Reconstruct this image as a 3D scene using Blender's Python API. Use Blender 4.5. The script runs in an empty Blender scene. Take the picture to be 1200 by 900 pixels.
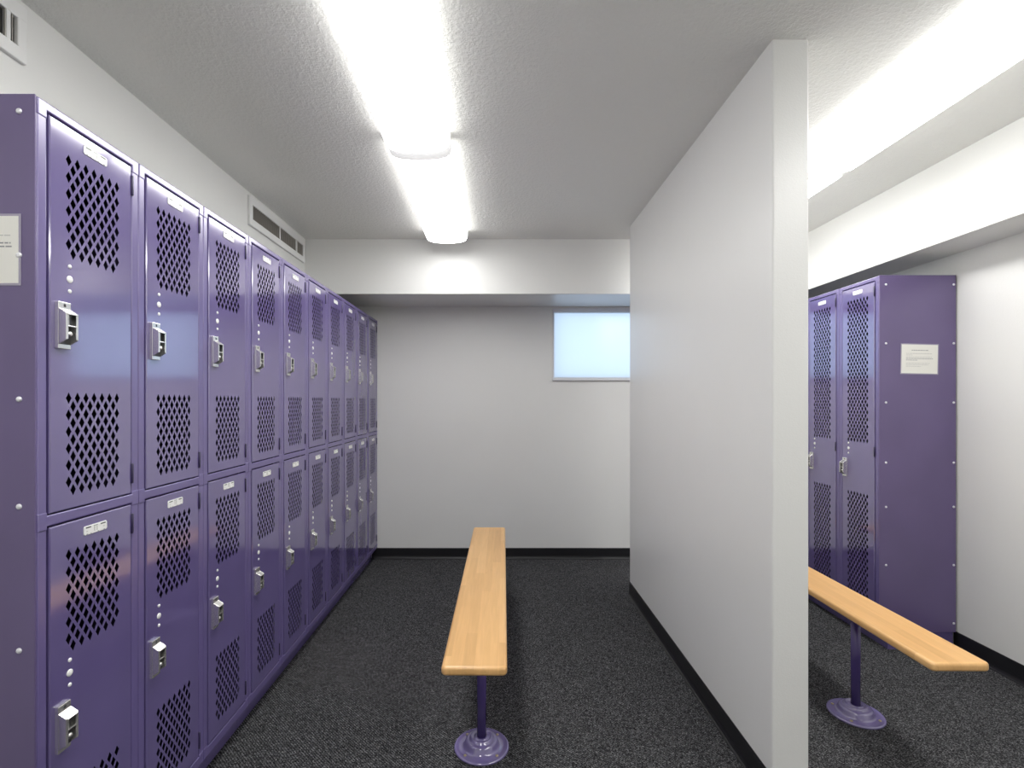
import bpy, bmesh, math, random
from mathutils import Vector, Matrix
from mathutils.geometry import delaunay_2d_cdt

C = bpy.context.scene.collection
sc = bpy.context.scene
random.seed(7)
PI = math.pi

# ------------------------------------------------------------------ places
CAM_Z = 1.285
F_PX = 595.0
CEIL = CAM_Z + 1.150
X_LEFT, X_RIGHT = -1.372, 2.372
Y_BACK, Y_FRONT = 4.110, -3.00
SOF_Z = CAM_Z + 0.757
PITCH = 0.3035
ROW_X, ROW_Y0 = -0.972, 1.072          # front plane of the left lockers, near end
RROW_X, RROW_Y0 = 1.968, 2.620         # front plane of the right lockers, near end
BODY_Z0, BODY_Z1 = 0.092, CAM_Z + 0.643
PX0, PX1, PY0, PY1 = 0.874, 0.991, 1.615, 3.355   # partition


# ------------------------------------------------------------------ materials
def new_mat(name):
    m = bpy.data.materials.new(name)
    m.use_nodes = True
    nt = m.node_tree
    return m, nt, nt.nodes['Principled BSDF'], nt.nodes, nt.links


def plain(name, col, rough=0.5, metal=0.0, ior=None, bump=None):
    m, nt, b, n, l = new_mat(name)
    b.inputs['Base Color'].default_value = (*col, 1)
    b.inputs['Roughness'].default_value = rough
    b.inputs['Metallic'].default_value = metal
    if ior:
        b.inputs['IOR'].default_value = ior
    if bump:
        scale, strength, dist = bump
        tc = n.new('ShaderNodeTexCoord')
        no = n.new('ShaderNodeTexNoise')
        no.inputs['Scale'].default_value = scale
        no.inputs['Detail'].default_value = 3
        bp = n.new('ShaderNodeBump')
        bp.inputs['Strength'].default_value = strength
        bp.inputs['Distance'].default_value = dist
        l.new(tc.outputs['Object'], no.inputs['Vector'])
        l.new(no.outputs['Fac'], bp.inputs['Height'])
        l.new(bp.outputs['Normal'], b.inputs['Normal'])
    return m


def ramp(n, stops):
    r = n.new('ShaderNodeValToRGB')
    e = r.color_ramp.elements
    while len(e) < len(stops):
        e.new(0.5)
    for k, (p, c) in enumerate(stops):
        e[k].position = p
        e[k].color = (*c, 1)
    return r


def wall_material():
    m, nt, b, n, l = new_mat('wall_paint')
    tc = n.new('ShaderNodeTexCoord')
    no = n.new('ShaderNodeTexNoise')
    no.inputs['Scale'].default_value = 1.3
    no.inputs['Detail'].default_value = 4
    r = ramp(n, [(0.3, (0.77, 0.77, 0.75)), (0.7, (0.80, 0.80, 0.782))])
    l.new(tc.outputs['Object'], no.inputs['Vector'])
    l.new(no.outputs['Fac'], r.inputs['Fac'])
    l.new(r.outputs['Color'], b.inputs['Base Color'])
    b.inputs['Roughness'].default_value = 0.31
    # roller stipple plus faint vertical unevenness
    n2 = n.new('ShaderNodeTexNoise')
    n2.inputs['Scale'].default_value = 230
    n2.inputs['Detail'].default_value = 2
    mp = n.new('ShaderNodeMapping')
    mp.inputs['Scale'].default_value = (9, 9, 1.2)
    n3 = n.new('ShaderNodeTexNoise')
    n3.inputs['Scale'].default_value = 6
    l.new(tc.outputs['Object'], n2.inputs['Vector'])
    l.new(tc.outputs['Object'], mp.inputs['Vector'])
    l.new(mp.outputs['Vector'], n3.inputs['Vector'])
    b1 = n.new('ShaderNodeBump')
    b1.inputs['Strength'].default_value = 0.12
    b1.inputs['Distance'].default_value = 0.004
    b2 = n.new('ShaderNodeBump')
    b2.inputs['Strength'].default_value = 0.05
    b2.inputs['Distance'].default_value = 0.004
    l.new(n2.outputs['Fac'], b1.inputs['Height'])
    l.new(n3.outputs['Fac'], b2.inputs['Height'])
    l.new(b2.outputs['Normal'], b1.inputs['Normal'])
    l.new(b1.outputs['Normal'], b.inputs['Normal'])
    return m


def ceiling_material():
    m, nt, b, n, l = new_mat('ceiling_texture')
    tc = n.new('ShaderNodeTexCoord')
    b.inputs['Base Color'].default_value = (0.90, 0.90, 0.865, 1)
    b.inputs['Roughness'].default_value = 0.7
    no = n.new('ShaderNodeTexNoise')
    no.inputs['Scale'].default_value = 75
    no.inputs['Detail'].default_value = 4
    no.inputs['Roughness'].default_value = 0.6
    r = ramp(n, [(0.42, (0, 0, 0)), (0.62, (1, 1, 1))])
    bp = n.new('ShaderNodeBump')
    bp.inputs['Strength'].default_value = 0.35
    bp.inputs['Distance'].default_value = 0.004
    l.new(tc.outputs['Object'], no.inputs['Vector'])
    l.new(no.outputs['Fac'], r.inputs['Fac'])
    l.new(r.outputs['Color'], bp.inputs['Height'])
    l.new(bp.outputs['Normal'], b.inputs['Normal'])
    return m


def carpet_material():
    m, nt, b, n, l = new_mat('charcoal_carpet')
    tc = n.new('ShaderNodeTexCoord')
    fine = n.new('ShaderNodeTexNoise')
    fine.inputs['Scale'].default_value = 190
    fine.inputs['Detail'].default_value = 4
    fine.inputs['Roughness'].default_value = 0.8
    cell = n.new('ShaderNodeTexVoronoi')
    cell.inputs['Scale'].default_value = 290
    sepc = n.new('ShaderNodeSeparateColor')
    l.new(tc.outputs['Object'], cell.inputs['Vector'])
    l.new(cell.outputs['Color'], sepc.inputs[0])
    l.new(tc.outputs['Object'], fine.inputs['Vector'])
    mixf = n.new('ShaderNodeMath')
    mixf.operation = 'MULTIPLY_ADD'
    mixf.inputs[1].default_value = 0.45
    half = n.new('ShaderNodeMath')
    half.operation = 'MULTIPLY'
    half.inputs[1].default_value = 0.55
    l.new(fine.outputs['Fac'], half.inputs[0])
    l.new(sepc.outputs[0], mixf.inputs[0])
    l.new(half.outputs[0], mixf.inputs[2])
    r1 = ramp(n, [(0.26, (0.006, 0.006, 0.007)), (0.47, (0.044, 0.044, 0.047)), (0.66, (0.12, 0.12, 0.126)), (0.82, (0.34, 0.34, 0.345))])
    l.new(mixf.outputs[0], r1.inputs['Fac'])
    # diagonal rows of loops
    mp = n.new('ShaderNodeMapping')
    mp.inputs['Rotation'].default_value = (0, 0, math.radians(-45))
    wv = n.new('ShaderNodeTexWave')
    wv.wave_type = 'BANDS'
    wv.bands_direction = 'X'
    wv.inputs['Scale'].default_value = 38
    wv.inputs['Distortion'].default_value = 0.7
    wv.inputs['Detail'].default_value = 2
    wv.inputs['Detail Scale'].default_value = 3
    l.new(tc.outputs['Object'], mp.inputs['Vector'])
    l.new(mp.outputs['Vector'], wv.inputs['Vector'])
    r2 = ramp(n, [(0.0, (0.35, 0.35, 0.35)), (1.0, (1.6, 1.6, 1.6))])
    l.new(wv.outputs['Fac'], r2.inputs['Fac'])
    mx = n.new('ShaderNodeMixRGB')
    mx.blend_type = 'MULTIPLY'
    mx.inputs['Fac'].default_value = 0.8
    l.new(r1.outputs['Color'], mx.inputs[1])
    l.new(r2.outputs['Color'], mx.inputs[2])
    l.new(mx.outputs['Color'], b.inputs['Base Color'])
    b.inputs['Roughness'].default_value = 0.95
    b.inputs['Specular IOR Level'].default_value = 0.1
    ad = n.new('ShaderNodeMath')
    ad.operation = 'ADD'
    l.new(fine.outputs['Fac'], ad.inputs[0])
    l.new(wv.outputs['Fac'], ad.inputs[1])
    bp = n.new('ShaderNodeBump')
    bp.inputs['Strength'].default_value = 0.6
    bp.inputs['Distance'].default_value = 0.006
    l.new(ad.outputs[0], bp.inputs['Height'])
    l.new(bp.outputs['Normal'], b.inputs['Normal'])
    return m


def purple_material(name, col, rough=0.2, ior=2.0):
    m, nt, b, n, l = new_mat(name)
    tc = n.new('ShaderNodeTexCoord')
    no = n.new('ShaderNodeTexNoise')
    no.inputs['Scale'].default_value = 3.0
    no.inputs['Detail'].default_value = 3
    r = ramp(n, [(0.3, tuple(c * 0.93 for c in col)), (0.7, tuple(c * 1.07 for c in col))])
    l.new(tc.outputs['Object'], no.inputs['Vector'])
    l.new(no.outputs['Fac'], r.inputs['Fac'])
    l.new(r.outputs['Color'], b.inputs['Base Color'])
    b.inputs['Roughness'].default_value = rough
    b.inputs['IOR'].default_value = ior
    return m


def wood_material():
    m, nt, b, n, l = new_mat('maple_wood')
    tc = n.new('ShaderNodeTexCoord')
    # glued strips across the width
    sep = n.new('ShaderNodeSeparateXYZ')
    l.new(tc.outputs['Object'], sep.inputs[0])
    mul = n.new('ShaderNodeMath'); mul.operation = 'MULTIPLY'; mul.inputs[1].default_value = 26
    l.new(sep.outputs['X'], mul.inputs[0])
    fl = n.new('ShaderNodeMath'); fl.operation = 'FLOOR'
    l.new(mul.outputs[0], fl.inputs[0])
    my = n.new('ShaderNodeMath'); my.operation = 'MULTIPLY_ADD'; my.inputs[1].default_value = 1.6
    l.new(sep.outputs['Y'], my.inputs[0])
    off = n.new('ShaderNodeMath'); off.operation = 'MULTIPLY'; off.inputs[1].default_value = 0.37
    l.new(fl.outputs[0], off.inputs[0])
    l.new(off.outputs[0], my.inputs[2])
    fl2 = n.new('ShaderNodeMath'); fl2.operation = 'FLOOR'
    l.new(my.outputs[0], fl2.inputs[0])
    cmb = n.new('ShaderNodeCombineXYZ')
    l.new(fl.outputs[0], cmb.inputs[0]); l.new(fl2.outputs[0], cmb.inputs[1])
    wn = n.new('ShaderNodeTexWhiteNoise')
    l.new(cmb.outputs[0], wn.inputs['Vector'])
    r0 = ramp(n, [(0.0, (0.66, 0.385, 0.155)), (0.5, (0.74, 0.44, 0.18)), (1.0, (0.79, 0.485, 0.21))])
    l.new(wn.outputs['Value'], r0.inputs['Fac'])
    mp = n.new('ShaderNodeMapping')
    mp.inputs['Scale'].default_value = (60, 3.0, 20)
    no = n.new('ShaderNodeTexNoise')
    no.inputs['Scale'].default_value = 1.6
    no.inputs['Detail'].default_value = 6
    no.inputs['Distortion'].default_value = 0.6
    l.new(tc.outputs['Object'], mp.inputs['Vector'])
    l.new(mp.outputs['Vector'], no.inputs['Vector'])
    r1 = ramp(n, [(0.3, (0.90, 0.87, 0.83)), (0.7, (1.04, 1.04, 1.04))])
    l.new(no.outputs['Fac'], r1.inputs['Fac'])
    mx = n.new('ShaderNodeMixRGB'); mx.blend_type = 'MULTIPLY'; mx.inputs['Fac'].default_value = 0.75
    l.new(r0.outputs['Color'], mx.inputs[1]); l.new(r1.outputs['Color'], mx.inputs[2])
    # small knots and dents
    vo = n.new('ShaderNodeTexVoronoi')
    vo.inputs['Scale'].default_value = 9
    l.new(tc.outputs['Object'], vo.inputs['Vector'])
    r2 = ramp(n, [(0.0, (0.42, 0.30, 0.2)), (0.055, (1, 1, 1))])
    l.new(vo.outputs['Distance'], r2.inputs['Fac'])
    mx2 = n.new('ShaderNodeMixRGB'); mx2.blend_type = 'MULTIPLY'; mx2.inputs['Fac'].default_value = 0.7
    l.new(mx.outputs['Color'], mx2.inputs[1]); l.new(r2.outputs['Color'], mx2.inputs[2])
    l.new(mx2.outputs['Color'], b.inputs['Base Color'])
    b.inputs['Roughness'].default_value = 0.32
    return m


def emit(name, col, s):
    m, nt, b, n, l = new_mat(name)
    b.inputs['Base Color'].default_value = (0.85, 0.85, 0.85, 1)
    b.inputs['Roughness'].default_value = 0.4
    b.inputs['Emission Color'].default_value = (*col, 1)
    b.inputs['Emission Strength'].default_value = s
    return m


def frosted_glass():
    m, nt, b, n, l = new_mat('frosted_glass')
    tr = n.new('ShaderNodeBsdfTranslucent')
    tr.inputs['Color'].default_value = (0.95, 0.97, 1.0, 1)
    gl = n.new('ShaderNodeBsdfGlossy')
    gl.inputs['Roughness'].default_value = 0.25
    gl.inputs['Color'].default_value = (0.9, 0.9, 0.9, 1)
    mix = n.new('ShaderNodeMixShader')
    mix.inputs[0].default_value = 0.06
    out = n['Material Output']
    l.new(tr.outputs[0], mix.inputs[1])
    l.new(gl.outputs[0], mix.inputs[2])
    l.new(mix.outputs[0], out.inputs['Surface'])
    return m


M = dict(
    wall=wall_material(),
    ceiling=ceiling_material(),
    carpet=carpet_material(),
    purple=purple_material('purple_enamel', (0.138, 0.106, 0.275), 0.10, 2.8),
    purple_frame=purple_material('purple_frame_enamel', (0.138, 0.106, 0.275), 0.24, 2.1),
    purple_inner_shade=purple_material('purple_inner_shaded', (0.022, 0.017, 0.040), 0.6, 1.45),  # locker inside darkened in colour, so the vent holes look shaded
    purple_gap_shade=purple_material('purple_shaded_hinge_gap', (0.03, 0.022, 0.07), 0.4, 1.5),  # hinges and door stops: shade of the door gaps put into the colour
    purple_side=purple_material('purple_end_panel', (0.128, 0.094, 0.215), 0.30, 1.6),
    purple_post=purple_material('purple_post_enamel', (0.075, 0.05, 0.19), 0.25, 1.6),
    wood=wood_material(),
    chrome=plain('chrome', (0.88, 0.87, 0.84), 0.27, 0.9),
    dark_metal=plain('dark_metal', (0.10, 0.10, 0.105), 0.35, 0.8),
    plate=plain('white_plate', (0.86, 0.86, 0.85), 0.35),
    ink=plain('black_ink', (0.02, 0.02, 0.022), 0.5),
    grey_ink=plain('grey_ink', (0.30, 0.30, 0.31), 0.5),
    pale_ink=plain('pale_ink', (0.52, 0.52, 0.50), 0.6),
    bolt=plain('zinc_bolt', (0.82, 0.82, 0.85), 0.35, 0.3),
    base=plain('black_cove_base', (0.012, 0.012, 0.014), 0.35),
    white_metal=plain('white_painted_metal', (0.80, 0.80, 0.79), 0.4),
    slat=plain('taupe_louvre', (0.50, 0.47, 0.43), 0.5),
    duct=plain('dark_duct', (0.05, 0.047, 0.045), 0.8),
    paper=plain('paper', (0.80, 0.79, 0.74), 0.6),
    sleeve=plain('clear_sleeve', (0.36, 0.33, 0.42), 0.2),
    lamp=emit('lit_diffuser', (1.0, 0.995, 0.98), 4.9),
    lamp_side=emit('lit_diffuser_side', (1.0, 0.995, 0.98), 1.5),
    lamp_end=emit('lit_diffuser_end', (1.0, 0.995, 0.98), 0.2),
    glass=frosted_glass(),
    frame=plain('window_frame', (0.72, 0.73, 0.76), 0.35),
)


# ------------------------------------------------------------------ mesh builder
class MB:
    """collects shapes in one bmesh, with a material slot per shape"""

    def __init__(self):
        self.bm = bmesh.new()
        self.mats = []

    def slot(self, m):
        if m not in self.mats:
            self.mats.append(m)
        return self.mats.index(m)

    def _merge(self, tmp, m, smooth=False, mat4=None):
        s = self.slot(m)
        if mat4 is not None:
            tmp.transform(mat4)
        me = bpy.data.meshes.new('tmp')
        for f in tmp.faces:
            f.material_index = s
            f.smooth = smooth
        tmp.to_mesh(me)
        tmp.free()
        self.bm.from_mesh(me)
        bpy.data.meshes.remove(me)

    def box(self, a, b, m, bevel=0.0, seg=2, mat4=None):
        t = bmesh.new()
        bmesh.ops.create_cube(t, size=1)
        for v in t.verts:
            v.co = Vector([a[i] + (v.co[i] + 0.5) * (b[i] - a[i]) for i in range(3)])
        if bevel:
            bmesh.ops.bevel(t, geom=t.edges[:], offset=bevel, segments=seg, affect='EDGES', profile=0.5)
        bmesh.ops.recalc_face_normals(t, faces=t.faces[:])
        self._merge(t, m, False, mat4)
        return self

    def prism(self, pts, axis, a, b, m, bevel=0.0, smooth=False, mat4=None):
        """polygon pts in the two other axes, extruded along axis from a to b"""
        t = bmesh.new()
        def mk(p, h):
            if axis == 0: return Vector((h, p[0], p[1]))
            if axis == 1: return Vector((p[0], h, p[1]))
            return Vector((p[0], p[1], h))
        lo = [t.verts.new(mk(p, a)) for p in pts]
        hi = [t.verts.new(mk(p, b)) for p in pts]
        t.faces.new(lo); t.faces.new(hi)
        k = len(pts)
        for i in range(k):
            t.faces.new((lo[i], lo[(i + 1) % k], hi[(i + 1) % k], hi[i]))
        bmesh.ops.recalc_face_normals(t, faces=t.faces[:])
        if bevel:
            bmesh.ops.bevel(t, geom=t.edges[:], offset=bevel, segments=2, affect='EDGES', profile=0.5)
        self._merge(t, m, smooth, mat4)
        return self

    def lathe(self, prof, m, seg=48, centre=(0, 0, 0), mat4=None, smooth=True):
        t = bmesh.new()
        rings = []
        for r, z in prof:
            if r < 1e-6:
                rings.append([t.verts.new((0, 0, z))])
            else:
                rings.append([t.verts.new((r * math.cos(2 * PI * i / seg), r * math.sin(2 * PI * i / seg), z)) for i in range(seg)])
        for A, B in zip(rings, rings[1:]):
            for i in range(seg):
                j = (i + 1) % seg
                if len(A) == 1 and len(B) == 1: continue
                if len(A) == 1: t.faces.new((A[0], B[i], B[j]))
                elif len(B) == 1: t.faces.new((A[i], A[j], B[0]))
                else: t.faces.new((A[i], A[j], B[j], B[i]))
        bmesh.ops.recalc_face_normals(t, faces=t.faces[:])
        mt = Matrix.Translation(centre)
        self._merge(t, m, smooth, mt @ mat4 if mat4 is not None else mt)
        return self

    def build(self, name, parent=None, loc=(0, 0, 0), rotz=0):
        me = bpy.data.meshes.new(name)
        self.bm.to_mesh(me)
        self.bm.free()
        for m in self.mats:
            me.materials.append(m)
        o = bpy.data.objects.new(name, me)
        C.objects.link(o)
        o.location = loc
        o.rotation_euler = (0, 0, rotz)
        if parent:
            o.parent = parent
        return o


def tag(o, label, cat, group=None):
    o['label'] = label
    o['category'] = cat
    if group:
        o['group'] = group
    return o


def struct(o):
    o['kind'] = 'structure'
    return o


def thing(name, label, cat, loc=(0, 0, 0), rotz=0, group=None):
    o = bpy.data.objects.new(name, None)
    o.empty_display_size = 0.1
    C.objects.link(o)
    o.location = loc
    o.rotation_euler = (0, 0, rotz)
    return tag(o, label, cat, group)


def dup(root, loc, rotz, label):
    r = root.copy(); C.objects.link(r)
    r.location = loc; r.rotation_euler = (0, 0, rotz); r['label'] = label
    for ch in list(root.children):
        c = ch.copy(); C.objects.link(c); c.parent = r
        for g in list(ch.children):
            d = g.copy(); C.objects.link(d); d.parent = c
    return r


# ------------------------------------------------------------------ room shell
T = 0.12
struct(MB().box((X_LEFT - T, Y_FRONT - T, -0.1), (X_RIGHT + T, Y_BACK + T, 0), M['carpet']).build('floor'))
struct(MB().box((X_LEFT - T, Y_FRONT - T, CEIL), (X_RIGHT + T, Y_BACK + T, CEIL + 0.1), M['ceiling']).build('ceiling'))
struct(MB().box((X_LEFT - T, Y_FRONT - T, 0), (X_LEFT, Y_BACK + T, CEIL), M['wall']).build('wall_left'))
struct(MB().box((X_RIGHT, Y_FRONT - T, 0), (X_RIGHT + T, Y_BACK + T, CEIL), M['wall']).build('wall_right'))
struct(MB().box((X_LEFT, Y_FRONT - T, 0), (X_RIGHT, Y_FRONT, CEIL), M['wall']).build('wall_front'))
WX0, WX1, WZ0, WZ1 = 0.446, 1.680, CAM_Z + 0.158, CAM_Z + 0.742
wb = MB()
for a, b in (((X_LEFT, 0), (WX0, CEIL)), ((WX1, 0), (X_RIGHT, CEIL)), ((WX0, 0), (WX1, WZ0)), ((WX0, WZ1), (WX1, CEIL))):
    wb.box((a[0], Y_BACK, a[1]), (b[0], Y_BACK + T, b[1]), M['wall'])
struct(wb.build('wall_back'))
struct(MB().box((PX0, PY0, 0), (PX1, PY1, CEIL), M['wall'], 0.006, 3).build('wall_middle'))
# soffits under the ceiling along the back wall and the right wall
SOF_Y, SOF_X = 3.62, 2.13
struct(MB().box((X_LEFT, SOF_Y, SOF_Z), (X_RIGHT, Y_BACK, CEIL), M['wall'], 0.003, 2).build('trim_1'))
struct(MB().box((SOF_X, Y_FRONT, SOF_Z), (X_RIGHT, SOF_Y, CEIL), M['wall'], 0.003, 2).build('trim_2'))


def cove(name, p, q, nrm, m=None):
    """cove base from p to q; the profile leans out along nrm at its toe"""
    prof = [(0, 0), (0.016, 0), (0.0155, 0.0035), (0.010, 0.008), (0.006, 0.018), (0.0045, 0.03), (0.0045, 0.086), (0.0025, 0.090), (0, 0.090)]
    bm = MB()
    t = bmesh.new()
    A = [t.verts.new((p[0] + nrm[0] * u, p[1] + nrm[1] * u, v)) for u, v in prof]
    B = [t.verts.new((q[0] + nrm[0] * u, q[1] + nrm[1] * u, v)) for u, v in prof]
    t.faces.new(A); t.faces.new(B)
    k = len(prof)
    for i in range(k):
        t.faces.new((A[i], A[(i + 1) % k], B[(i + 1) % k], B[i]))
    bmesh.ops.recalc_face_normals(t, faces=t.faces[:])
    bm._merge(t, m or M['base'])
    return struct(bm.build(name))


cove('baseboard_back', (-1.0165, Y_BACK), (RROW_X, Y_BACK), (0, -1))
cove('baseboard_right', (X_RIGHT, Y_FRONT), (X_RIGHT, RROW_Y0 + 0.015), (-1, 0))
cove('baseboard_left', (X_LEFT, Y_FRONT), (X_LEFT, ROW_Y0 - 0.005), (1, 0))
cove('baseboard_middle_left', (PX0, PY0), (PX0, PY1), (-1, 0))
cove('baseboard_middle_right', (PX1, PY0), (PX1, PY1), (1, 0))
cove('baseboard_front', (X_LEFT, Y_FRONT), (X_RIGHT, Y_FRONT), (0, 1))

# window: metal frame set in the wall, frosted pane
wf = MB()
FY0, FY1 = Y_BACK - 0.006, Y_BACK + 0.05
wf.box((WX0, FY0, WZ1 - 0.032), (WX1, FY1, WZ1), M['frame'], 0.002)
wf.box((WX0, FY0 - 0.012, WZ0), (WX1, FY1, WZ0 + 0.026), M['frame'], 0.003)
wf.box((WX0, FY0, WZ0 + 0.026), (WX0 + 0.012, FY1, WZ1 - 0.032), M['frame'], 0.002)
wf.box((WX1 - 0.012, FY0, WZ0 + 0.026), (WX1, FY1, WZ1 - 0.032), M['frame'], 0.002)
win = struct(wf.build('window_1'))
MB().box((WX0 + 0.012, Y_BACK + 0.018, WZ0 + 0.026), (WX1 - 0.012, Y_BACK + 0.022, WZ1 - 0.032), M['glass']).build('pane', win)

# ------------------------------------------------------------------ lockers
# local frame of a locker: x across the front (left to right seen from the aisle), front face at y = 0, body behind at +y
H = BODY_Z1 - BODY_Z0
ZO = CAM_Z - BODY_Z0        # local z of the camera height
DEPTH = X_RIGHT - RROW_X - 0.010
DW0, DW1 = 0.0285, 0.2735   # door left and right edges
VX0 = DW0 + 0.041           # left of the vent field
PCH, ROWP, DWID, DHGT = 0.0242, 0.0190, 0.0154, 0.0268
UP_T, UP_B, LO_T, LO_B = ZO + 0.619, ZO - 0.246, ZO - 0.277, ZO - 1.158


def vents(ztop, rows):
    out = []
    for r in range(rows):
        odd = r % 2
        for k in range(6 if odd else 7):
            cx = VX0 + DWID / 2 + PCH * k + (PCH / 2 if odd else 0)
            cz = ztop - DHGT / 2 - ROWP * r
            out.append((cx, cz))
    return out


def door_mesh(ztop, zbot, fields):
    """sheet metal door with real diamond holes, chamfered rim and returned edges"""
    ins, yf = 0.0022, -0.0015
    x0, x1 = DW0, DW1
    pts = [Vector((x0 + ins, zbot + ins)), Vector((x1 - ins, zbot + ins)), Vector((x1 - ins, ztop - ins)), Vector((x0 + ins, ztop - ins))]
    faces = [[0, 1, 2, 3]]
    cen = [c for f in fields for c in vents(*f)]
    for cx, cz in cen:
        i = len(pts)
        pts += [Vector((cx - DWID / 2, cz)), Vector((cx, cz - DHGT / 2)), Vector((cx + DWID / 2, cz)), Vector((cx, cz + DHGT / 2))]
        faces.append([i, i + 1, i + 2, i + 3])
    V, E, Fc, *_ = delaunay_2d_cdt(pts, [], faces, 1, 1e-6)
    import collections
    grid = collections.defaultdict(list)
    for c in cen:
        grid[(int(c[0] / 0.03), int(c[1] / 0.03))].append(c)
    t = bmesh.new()
    vs = [t.verts.new((p[0], yf, p[1])) for p in V]
    for f in Fc:
        q = sum((V[i] for i in f), Vector((0, 0))) / len(f)
        gi, gj = int(q[0] / 0.03), int(q[1] / 0.03)
        hole = False
        for a in (-1, 0, 1):
            for b in (-1, 0, 1):
                for cx, cz in grid.get((gi + a, gj + b), ()):
                    if abs(q[0] - cx) / (DWID / 2) + abs(q[1] - cz) / (DHGT / 2) < 0.999:
                        hole = True
        if not hole:
            t.faces.new([vs[i] for i in f])
    for v in [v for v in t.verts if not v.link_faces]:
        t.verts.remove(v)
    for f in t.faces:
        f.normal_update()
        if f.normal.y > 0:
            f.normal_flip()
    # rims: holes get a 1.5 mm thickness, the outline a chamfer and a return
    bound = [e for e in t.edges if len(e.link_faces) == 1]
    def outer(v):
        return abs(v.co.x - x0 - ins) < 1e-5 or abs(v.co.x - x1 + ins) < 1e-5
    hole_edges = [e for e in bound if not (outer(e.verts[0]) or outer(e.verts[1]))]
    rim_edges = [e for e in bound if outer(e.verts[0]) and outer(e.verts[1])]
    g = bmesh.ops.extrude_edge_only(t, edges=hole_edges)
    for v in [x for x in g['geom'] if isinstance(x, bmesh.types.BMVert)]:
        v.co.y += 0.0007
    mx, mz = (x0 + x1) / 2, (ztop + zbot) / 2
    edges = rim_edges
    for dy, d in ((0.0022, ins), (0.018, 0.0)):
        g = bmesh.ops.extrude_edge_only(t, edges=edges)
        for v in [x for x in g['geom'] if isinstance(x, bmesh.types.BMVert)]:
            v.co.y += dy
            v.co.x += d if v.co.x > mx else -d
            v.co.z += d if v.co.z > mz else -d
        edges = [x for x in g['geom'] if isinstance(x, bmesh.types.BMEdge)]
    mb = MB()
    mb._merge(t, M['purple'])
    return mb


def handle_mesh():
    """chrome plate with a hood: two cheeks with slanted ends, top cover, ledge and knob"""
    h = MB()
    ch, dk = M['chrome'], M['dark_metal']
    h.box((-0.0165, -0.0085, -0.052), (0.0165, 0.0, 0.052), ch, 0.0012)
    h.box((-0.003, -0.0089, 0.041), (0.003, -0.008, 0.048), dk, 0.0003)
    prof = [(-0.008, 0.0375), (-0.0255, 0.026), (-0.0255, -0.032), (-0.008, -0.043)]
    h.prism(prof, 0, -0.0165, -0.0135, ch, 0.0006)
    h.prism(prof, 0, 0.0135, 0.0165, ch, 0.0006)
    # lips folded in along the front of the cheeks
    h.box((-0.0135, -0.0255, -0.031), (-0.0105, -0.0235, 0.0255), ch, 0.0004)
    h.box((0.0105, -0.0255, -0.031), (0.0135, -0.0235, 0.0255), ch, 0.0004)
    h.prism([(-0.0085, 0.0372), (-0.0275, 0.0246), (-0.0275, 0.0226), (-0.0085, 0.0352)], 0, -0.0135, 0.0135, ch, 0.0004)
    h.box((-0.0134, -0.0102, -0.042), (0.0134, -0.0084, 0.036), dk, 0.0003)
    h.box((-0.0134, -0.0245, -0.0035), (0.0134, -0.0100, -0.0005), ch, 0.0006)
    h.box((-0.0035, -0.0200, -0.0005), (0.0035, -0.0100, 0.0300), dk, 0.0006)
    h.box((-0.0050, -0.0215, 0.0000), (-0.0036, -0.0100, 0.0290), ch, 0.0004)
    rx = Matrix.Rotation(PI / 2, 4, 'X')
    h.lathe([(0, 0), (0.0035, 0), (0.0035, 0.006), (0.0058, 0.007), (0.0062, 0.0095), (0.0045, 0.0125), (0, 0.0135)], ch, 20, (0, -0.0102, -0.019), rx)
    return h


def plate_mesh():
    """small white number plate with two dark slots and worn marks"""
    p = MB()
    w, hh = 0.035, 0.0105
    pts = [(-w, -hh + 0.003), (-w + 0.003, -hh), (w - 0.003, -hh), (w, -hh + 0.003), (w, hh - 0.003), (w - 0.003, hh), (-w + 0.003, hh), (-w, hh - 0.003)]
    p.prism(pts, 1, -0.0022, 0.0, M['plate'], 0.0004)
    y0, y1 = -0.0026, -0.0021
    p.box((-0.030, y0, 0.0052), (-0.0145, y1, 0.0078), M['ink'], 0.0001)
    p.box((0.0145, y0, 0.0052), (0.030, y1, 0.0078), M['ink'], 0.0001)
    p.box((-0.007, y0, 0.0062), (0.006, y1, 0.0078), M['grey_ink'], 0.0001)
    p.box((-0.0050, y0, -0.0060), (-0.0028, y1, 0.0050), M['pale_ink'], 0.0001)
    p.box((0.0022, y0, -0.0060), (0.0044, y1, 0.0050), M['pale_ink'], 0.0001)
    for x, ww in ((-0.026, 0.004), (-0.015, 0.0025), (0.007, 0.003), (0.0255, 0.004)):
        p.box((x - ww / 2, y0, -0.0100), (x + ww / 2, y1, -0.0080), M['grey_ink'], 0.0001)
    p.box((-0.029, y0, -0.0030), (-0.024, y1, -0.0015), M['pale_ink'], 0.0001)
    p.box((0.022, y0, -0.0015), (0.027, y1, 0.0000), M['pale_ink'], 0.0001)
    return p


def plug_mesh(r):
    rx = Matrix.Rotation(PI / 2, 4, 'X')
    return MB().lathe([(r, 0), (r, 0.0012), (r * 0.8, 0.0022), (0, 0.0026)], M['plate'], 20, (0, 0, 0), rx)


def hinge_mesh():
    hb = MB()
    hb.lathe([(0, -0.026), (0.0030, -0.026), (0.0036, -0.0252), (0.0036, 0.0252), (0.0030, 0.026), (0, 0.026)], M['purple_gap_shade'], 14)  # barrel coloured as dark as the shaded gap it sits in
    return hb


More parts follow.
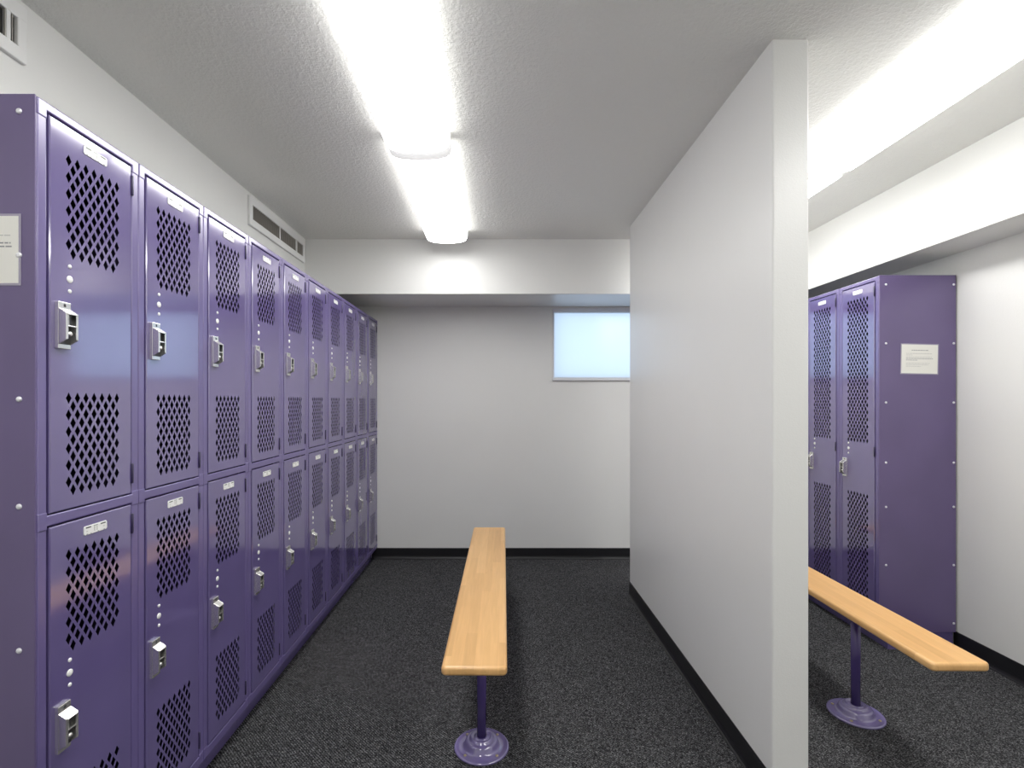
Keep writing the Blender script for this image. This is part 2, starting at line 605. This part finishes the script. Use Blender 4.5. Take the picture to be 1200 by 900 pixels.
def body_mesh(two_tier):
    P = M['purple_frame']
    b = MB()
    W = PITCH - 0.0006
    t = 0.0015
    I = M['purple_inner_shade']
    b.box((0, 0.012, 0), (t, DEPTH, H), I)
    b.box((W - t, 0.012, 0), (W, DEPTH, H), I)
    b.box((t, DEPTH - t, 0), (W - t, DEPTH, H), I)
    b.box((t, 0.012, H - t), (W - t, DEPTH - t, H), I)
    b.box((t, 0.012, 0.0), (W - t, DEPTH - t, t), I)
    if two_tier:
        zm = (UP_B + LO_T) / 2
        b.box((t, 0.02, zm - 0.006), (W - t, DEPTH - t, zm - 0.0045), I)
    else:
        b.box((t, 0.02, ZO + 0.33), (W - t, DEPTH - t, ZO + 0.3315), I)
    g = 0.0042
    # uprights: channel with a rounded outer nose
    b.box((0, 0.0005, 0.002), (DW0 - g, 0.028, H - 0.004), P, 0.0035, 3)
    b.box((DW1 + g, 0.0005, 0.002), (W, 0.028, H - 0.004), P, 0.0035, 3)
    # door stop strips just behind the gaps, coloured dark to deepen the gap shade
    b.box((DW0 - g, 0.020, 0.01), (DW0 + 0.012, 0.023, H - 0.01), M['purple_gap_shade'])
    b.box((DW1 - 0.012, 0.020, 0.01), (DW1 + g, 0.023, H - 0.01), M['purple_gap_shade'])

    def rail(z0, z1, e0, e1):
        b.box((0.0, -0.001, z0), (W, 0.026, z1), P, 0.0032, 3)
        b.box((0.0, -0.0011, z0 - e0), (DW0 - g, 0.012, z1 + e1), P, 0.003, 2)
        b.box((DW1 + g, -0.0011, z0 - e0), (W, 0.012, z1 + e1), P, 0.003, 2)
    rail(UP_T + 0.0042, H, 0.017, 0)
    if two_tier:
        rail(LO_T + 0.0035, UP_B - 0.0035, 0.008, 0.008)
    rail(0.0, LO_B - 0.0035, 0, 0.006)
    return b


def kick_mesh():
    b = MB()
    W = PITCH - 0.0006
    b.box((0, 0.046, -BODY_Z0), (W, 0.052, -0.0005), M['purple'], 0.0008)
    b.box((0.0, 0.052, -BODY_Z0), (0.003, DEPTH - 0.012, -0.0005), M['purple'])
    b.box((W - 0.003, 0.052, -BODY_Z0), (W, DEPTH - 0.012, -0.0005), M['purple'])
    return b


HANDLE_X = DW0 + 0.0285


def add_door(root, ztop, zbot, fields, zhandle, shared):
    key = 'door%.3f' % ztop
    d = door_mesh(ztop, zbot, fields).build('door', root)
    hd = handle_mesh().build('handle', d, (HANDLE_X, -0.0015, zhandle))
    hd['label'] = 'chrome handle'
    np_ = plate_mesh().build('number_plate', d, (DW0 + 0.124, -0.0015, ztop - 0.0305))
    np_['label'] = 'small white number plate'
    for dz, r in ((0.137, 0.0045), (0.108, 0.0080), (0.081, 0.0045)):
        pl = plug_mesh(r).build('lock_plug', d, (DW0 + 0.051, -0.0015, zhandle + dz))
    hl = ztop - zbot
    spots = [ztop - 0.05, zbot + 0.052]
    if hl > 1.2:
        spots.append((ztop + zbot) / 2)
    for z in spots:
        hinge_mesh().build('hinge', d, (DW1 + 0.0015, -0.0025, z))
    return d


def bolt_mesh(m):
    return MB().lathe([(0.0060, 0), (0.0060, 0.0012), (0.0045, 0.003), (0.002, 0.0038), (0, 0.004)], m, 16)


def add_end_panel(root, side, zs):
    """finished end sheet with two columns of bolts; side -1 at local x = 0, +1 at x = W"""
    W = PITCH - 0.0006
    x0, x1 = (-0.004, -0.0004) if side < 0 else (W + 0.0004, W + 0.004)
    e = MB().box((x0, 0.001, -0.003), (x1, DEPTH + 0.001, H + 0.002), M['purple_side'], 0.0012).build('end_panel', root)
    xo = x0 if side < 0 else x1
    rot = Matrix.Rotation(side * PI / 2, 4, 'Y')
    for y in (0.034, DEPTH - 0.011):
        for z in zs:
            bm = MB()
            bm.lathe([(0.0060, 0), (0.0060, 0.0012), (0.0045, 0.003), (0.002, 0.0038), (0, 0.004)], M['bolt'], 16, (0, 0, 0), rot)
            bm.build('bolt', e, (xo, y, ZO + z))
    return e


# prototype of the two-tier locker
GL = 'two-tier purple lockers along the left wall'
ordinal = ['', 'second', 'third', 'fourth', 'fifth', 'sixth', 'seventh', 'eighth', 'ninth', 'tenth']
proto = thing('locker', 'two-tier purple locker nearest the camera in the left row, bolted end panel on its side', 'locker',
              (ROW_X, ROW_Y0, BODY_Z0), PI / 2, GL)
body_mesh(True).build('body', proto)
kick_mesh().build('kick_plate', proto)
add_door(proto, UP_T, UP_B, [(ZO + 0.556, 12), (ZO + 0.018, 12)], ZO + 0.166, None)
add_door(proto, LO_T, LO_B, [(ZO - 0.337, 12), (ZO - 0.880, 12)], ZO - 0.726, None)
for i in range(1, 10):
    if i == 1:
        lab = 'second two-tier purple locker from the near end of the left row, beside the bolted one'
    elif i == 9:
        lab = 'last two-tier purple locker of the left row, touching the back wall'
    else:
        lab = '%s two-tier purple locker from the near end of the left row' % ordinal[i]
    dup(proto, (ROW_X, ROW_Y0 + PITCH * i, BODY_Z0), PI / 2, lab)
add_end_panel(proto, -1, (0.608, 0.305, 0.002, -0.224, -0.527, -0.830, -1.135))

# single-tier lockers on the right
GR = 'full-height purple lockers along the right wall'
rl = thing('locker', 'full-height purple locker beside the right wall, nearest, with notice on its bolted side panel', 'locker',
           (RROW_X, RROW_Y0 + PITCH, BODY_Z0), -PI / 2, GR)
body_mesh(False).build('body', rl)
kick_mesh().build('kick_plate', rl)
add_door(rl, UP_T, LO_B, [(ZO + 0.556, 41), (ZO - 0.500, 32)], ZO - 0.375, None)
rlabs = ['full-height purple locker directly behind the right one with the notice, beside the partition edge',
         'third full-height purple locker of the right row, hidden behind the partition',
         'fourth full-height purple locker of the right row, by the back wall']
for i in range(1, 4):
    dup(rl, (RROW_X, RROW_Y0 + PITCH * (i + 1), BODY_Z0), -PI / 2, rlabs[i - 1])
add_end_panel(rl, 1, (0.596, 0.293, -0.012, -0.322, -0.550, -0.850, -1.150))


# ------------------------------------------------------------------ notices taped to the end panels
def notice(name, label, centre, w, h, tilt, lines):
    """lies in the XZ plane facing -y"""
    r = thing(name, label, 'notice', centre, 0)
    mt = Matrix.Rotation(tilt, 4, 'Y')
    MB().box((-w / 2, -0.0006, -h / 2), (w / 2, 0.0, h / 2), M['sleeve'], 0, 2, mt).build('plastic_sleeve', r)
    m = 0.005
    MB().box((-w / 2 + m, -0.0010, -h / 2 + m), (w / 2 - m, -0.0006, h / 2 - m), M['paper'], 0, 2, mt).build('paper_sheet', r)
    tx = MB()
    rnd = random.Random(3)
    for z, x0, x1, mat, th in lines:
        x = x0
        while x < x1 - 0.002:
            ln = min(rnd.uniform(0.005, 0.014), x1 - x)
            tx.box((x, -0.0012, z - th / 2), (x + ln, -0.0009, z + th / 2), M[mat], 0, 2, mt)
            x += ln + 0.0022
    tx.build('printed_text', r)
    return r


LN = [(0.045, -0.042, 0.044, 'grey_ink', 0.0034),
      (0.028, -0.070, 0.062, 'pale_ink', 0.0024), (0.020, -0.070, -0.034, 'pale_ink', 0.0024),
      (0.010, -0.070, 0.064, 'pale_ink', 0.0024), (0.002, -0.070, 0.068, 'grey_ink', 0.0028), (-0.006, -0.070, -0.012, 'grey_ink', 0.0026),
      (-0.022, -0.070, 0.052, 'pale_ink', 0.0024), (-0.030, -0.070, 0.046, 'pale_ink', 0.0022), (-0.038, -0.070, 0.008, 'pale_ink', 0.0022)]
notice('notice', 'white laminated notice on the side of the full-height right lockers', (1.968 + 0.2055, RROW_Y0 - 0.0046, CAM_Z + 0.212), 0.196, 0.158, math.radians(1.2), LN)
LL = [(0.030, -0.07, 0.078, 'pale_ink', 0.0022), (0.014, -0.07, 0.077, 'grey_ink', 0.0030), (0.0065, -0.07, 0.083, 'grey_ink', 0.0030)]
notice('notice', 'white laminated notice on the end of the left lockers, cut by the photo edge', (-1.0015 - 0.098, ROW_Y0 - 0.0046, CAM_Z + 0.3165), 0.196, 0.151, 0.0, LL)


# ------------------------------------------------------------------ benches
def flange_mesh():
    pr = [(0.0, 0.0), (0.101, 0.0), (0.1015, 0.004), (0.099, 0.0075), (0.095, 0.0082), (0.092, 0.0068), (0.070, 0.0075), (0.0665, 0.009),
          (0.063, 0.014), (0.060, 0.026), (0.057, 0.031), (0.051, 0.0335), (0.047, 0.0325), (0.044, 0.034), (0.042, 0.040), (0.039, 0.0425), (0.035, 0.0425), (0.032, 0.038), (0.028, 0.037), (0.025, 0.040),
          (0.0225, 0.0425), (0.0205, 0.041), (0.0175, 0.041), (0.0, 0.041)]
    return MB().lathe(pr, M['purple_flange'], 64)


M['purple_flange'] = purple_material('purple_flange_enamel', (0.20, 0.165, 0.36), 0.13, 2.2)


def bench(label, x, y0, length, width, rot, posts):
    r = thing('bench', label, 'bench', (x, y0, 0), rot, 'wooden locker room benches')
    zt, th = 0.461, 0.029
    rr, pts = 0.016, []
    for cx, cy, a0 in ((width / 2 - rr, rr, -90), (width / 2 - rr, length - rr, 0), (-width / 2 + rr, length - rr, 90), (-width / 2 + rr, rr, 180)):
        for k in range(7):
            a = math.radians(a0 + 15 * k)
            pts.append((cx + rr * math.cos(a), cy + rr * math.sin(a)))
    tb = MB()
    t = bmesh.new()
    lo = [t.verts.new((p[0], p[1], zt - th)) for p in pts]
    hi = [t.verts.new((p[0], p[1], zt)) for p in pts]
    cap = [t.faces.new(lo), t.faces.new(hi)]
    for i in range(len(pts)):
        j = (i + 1) % len(pts)
        t.faces.new((lo[i], lo[j], hi[j], hi[i]))
    bmesh.ops.recalc_face_normals(t, faces=t.faces[:])
    bmesh.ops.bevel(t, geom=[e for f in cap for e in f.edges], offset=0.010, segments=5, affect='EDGES', profile=0.5)
    tb._merge(t, M['wood'], False)
    top = tb.build('bench_top', r)
    for f in top.data.polygons:
        f.use_smooth = abs(f.normal.z) < 0.999
    for px, py in posts:
        pm = MB().lathe([(0, 0.012), (0.0172, 0.012), (0.0172, zt - th - 0.006), (0, zt - th - 0.006)], M['purple_post'], 32)
        p = pm.build('pedestal_post', r, (px, py, 0))
        fl = flange_mesh().build('base_flange', r, (px, py, 0))
        for k in range(4):
            a = PI / 4 + k * PI / 2
            MB().lathe([(0.0055, 0), (0.0055, 0.002), (0.003, 0.0038), (0, 0.004)], M['brass'], 14).build('screw', fl, (0.081 * math.cos(a), 0.081 * math.sin(a), 0.0070))
        MB().box((-0.075, -0.04, zt - th - 0.006), (0.075, 0.04, zt - th), M['purple_post'], 0.001).build('mounting_plate', r, (px, py, 0))
    return r


M['brass'] = plain('dull_brass', (0.45, 0.38, 0.26), 0.45, 0.7)
bench('light maple bench on purple pedestal in the aisle beside the left lockers', -0.0725, 1.565, 1.735, 0.205, -0.0118,
      [(0.010, 0.318), (0.010, 1.45)])
bench('light maple bench on purple pedestal right of the partition, before the right lockers', 1.455, 1.59, 1.765, 0.186, 0.0,
      [(0.012, 0.49), (0.012, 1.42)])


# ------------------------------------------------------------------ ceiling lights
def light(label, x, y0, length=1.235):
    r = thing('ceiling_light', label, 'ceiling light', (x, y0, CEIL), 0, 'fluorescent ceiling lights')
    MB().box((-0.125, 0.008, -0.014), (0.125, length - 0.008, 0.0), M['white_metal'], 0.002).build('housing', r)
    half = [(0.139, -0.006), (0.139, -0.040), (0.136, -0.056), (0.128, -0.070), (0.112, -0.080), (0.085, -0.087), (0.045, -0.091), (0.0, -0.092)]
    prof = half + [(-a, b) for a, b in half[-2::-1]]
    t = bmesh.new()
    stations = [(0.0, 0.55), (0.004, 0.74), (0.012, 0.88), (0.024, 0.96), (0.040, 1.0)]
    st = stations + [(length - d, s) for d, s in reversed(stations)]
    rings = []
    for y, s in st:
        sx = 0.93 + 0.07 * s if s < 1 else 1.0
        rings.append([t.verts.new((a * sx, y, -0.006 + (b + 0.006) * s)) for a, b in prof])
    for A, B in zip(rings, rings[1:]):
        for i in range(len(prof) - 1):
            t.faces.new((A[i], A[i + 1], B[i + 1], B[i]))
    t.faces.new(rings[0]); t.faces.new(rings[-1])
    for k in range(len(rings) - 1):
        t.faces.new((rings[k][0], rings[k + 1][0], rings[k + 1][-1], rings[k][-1]))
    bmesh.ops.recalc_face_normals(t, faces=t.faces[:])
    mb = MB()
    mb._merge(t, M['lamp'], True)
    mb.slot(M['lamp_side']); mb.slot(M['lamp_end'])
    mb.bm.faces.ensure_lookup_table()
    for f in mb.bm.faces:
        c = f.calc_center_median()
        f.normal_update()
        if c.y < 0.03 or c.y > length - 0.03:
            f.material_index = 2          # moulded ends, past the tubes
        elif f.normal.z > -0.55:
            f.material_index = 1          # ribbed sides
    d = mb.build('diffuser', r)
    d['label'] = 'glowing white wraparound diffuser'
    return r


light('long white fluorescent ceiling light over the left aisle, nearer the camera', -0.341, 0.965)
light('long white fluorescent ceiling light over the left aisle, farther, ending at the soffit', -0.341, 2.222)
light('long white fluorescent ceiling light right of the partition, cut by the photo edge', 1.533, 1.165)
light('white ceiling light right of the partition, just its end showing at the wall edge', 1.533, 2.424, 1.19)


light('unseen fill light added in line with the left aisle row, just behind the camera', -0.341, -0.290)  # unseen fixtures from here down are added to brighten the near faces
light('unseen fill light added in line with the left aisle row, farthest behind the camera', -0.341, -1.550)
light('unseen fill light added in line with the right row, just behind the camera', 1.533, -0.090)
light('unseen fill light added in line with the right row, farthest behind the camera', 1.533, -1.350)


# ------------------------------------------------------------------ air vents on the left wall
def vent(label, y0, y1, dividers):
    """frame proud of the left wall, facing +x"""
    z0, z1 = 0.0, 0.162
    r = thing('air_vent', label, 'vent', (X_LEFT, y0, CAM_Z + 0.966), 0, 'air vents high on the left wall')
    L = y1 - y0
    o0, o1, b0, b1 = 0.036, L - 0.028, 0.040, 0.118
    f = MB()
    W, tk = M['white_metal'], 0.014
    f.box((0, 0, z0), (tk, L, b0), W, 0.003)
    f.box((0, 0, b1), (tk, L, z1), W, 0.003)
    f.box((0, 0, b0 - 0.004), (tk, o0, b1 + 0.004), W, 0.003)
    f.box((0, o1, b0 - 0.004), (tk, L, b1 + 0.004), W, 0.003)
    for d in dividers:
        f.box((0, d - 0.006, b0 - 0.004), (tk - 0.001, d + 0.006, b1 + 0.004), W, 0.001)
    f.build('frame', r)
    s = MB()
    y = o0 + 0.008
    rot = Matrix.Rotation(math.radians(-25), 4, 'Z')
    while y < o1 - 0.004:
        s.box((-0.0055, -0.0008, b0), (0.0055, 0.0008, b1), M['slat'], 0, 2, Matrix.Translation((0.007, y, 0)) @ rot)
        y += 0.021
    s.build('louvre', r)
    MB().box((0.0005, o0, b0), (0.0015, o1, b1), M['duct']).build('backing', r)
    return r


vent('long white air vent over the fourth and later left lockers, next to the soffit', 2.786, 3.585, [0.392, 0.655])
vent('white air vent cut off at the top left corner of the photo, over nearest locker', 0.668, 1.467, [0.392, 0.744])

# ------------------------------------------------------------------ daylight, camera, view
w = bpy.data.worlds.new('sky')
sc.world = w
w.use_nodes = True
bg = w.node_tree.nodes['Background']
bg.inputs['Color'].default_value = (0.64, 0.81, 1.0, 1)
bg.inputs['Strength'].default_value = 0.58

cam = bpy.data.cameras.new('camera')
co = bpy.data.objects.new('camera', cam)
C.objects.link(co)
co.location = (0, 0, CAM_Z)
co.rotation_euler = (PI / 2, 0, 0)
cam.sensor_width = 36
cam.lens = F_PX / 1200 * 36
cam.shift_x = 17 / 1200
cam.shift_y = 19 / 1200
cam.clip_start = 0.01
sc.camera = co

vs = sc.view_settings
vs.view_transform = 'Standard'
vs.look = 'None'
vs.gamma = 1
vs.exposure = 1.33
vs.use_curve_mapping = False
sc.cycles.max_bounces = 10
sc.cycles.diffuse_bounces = 6
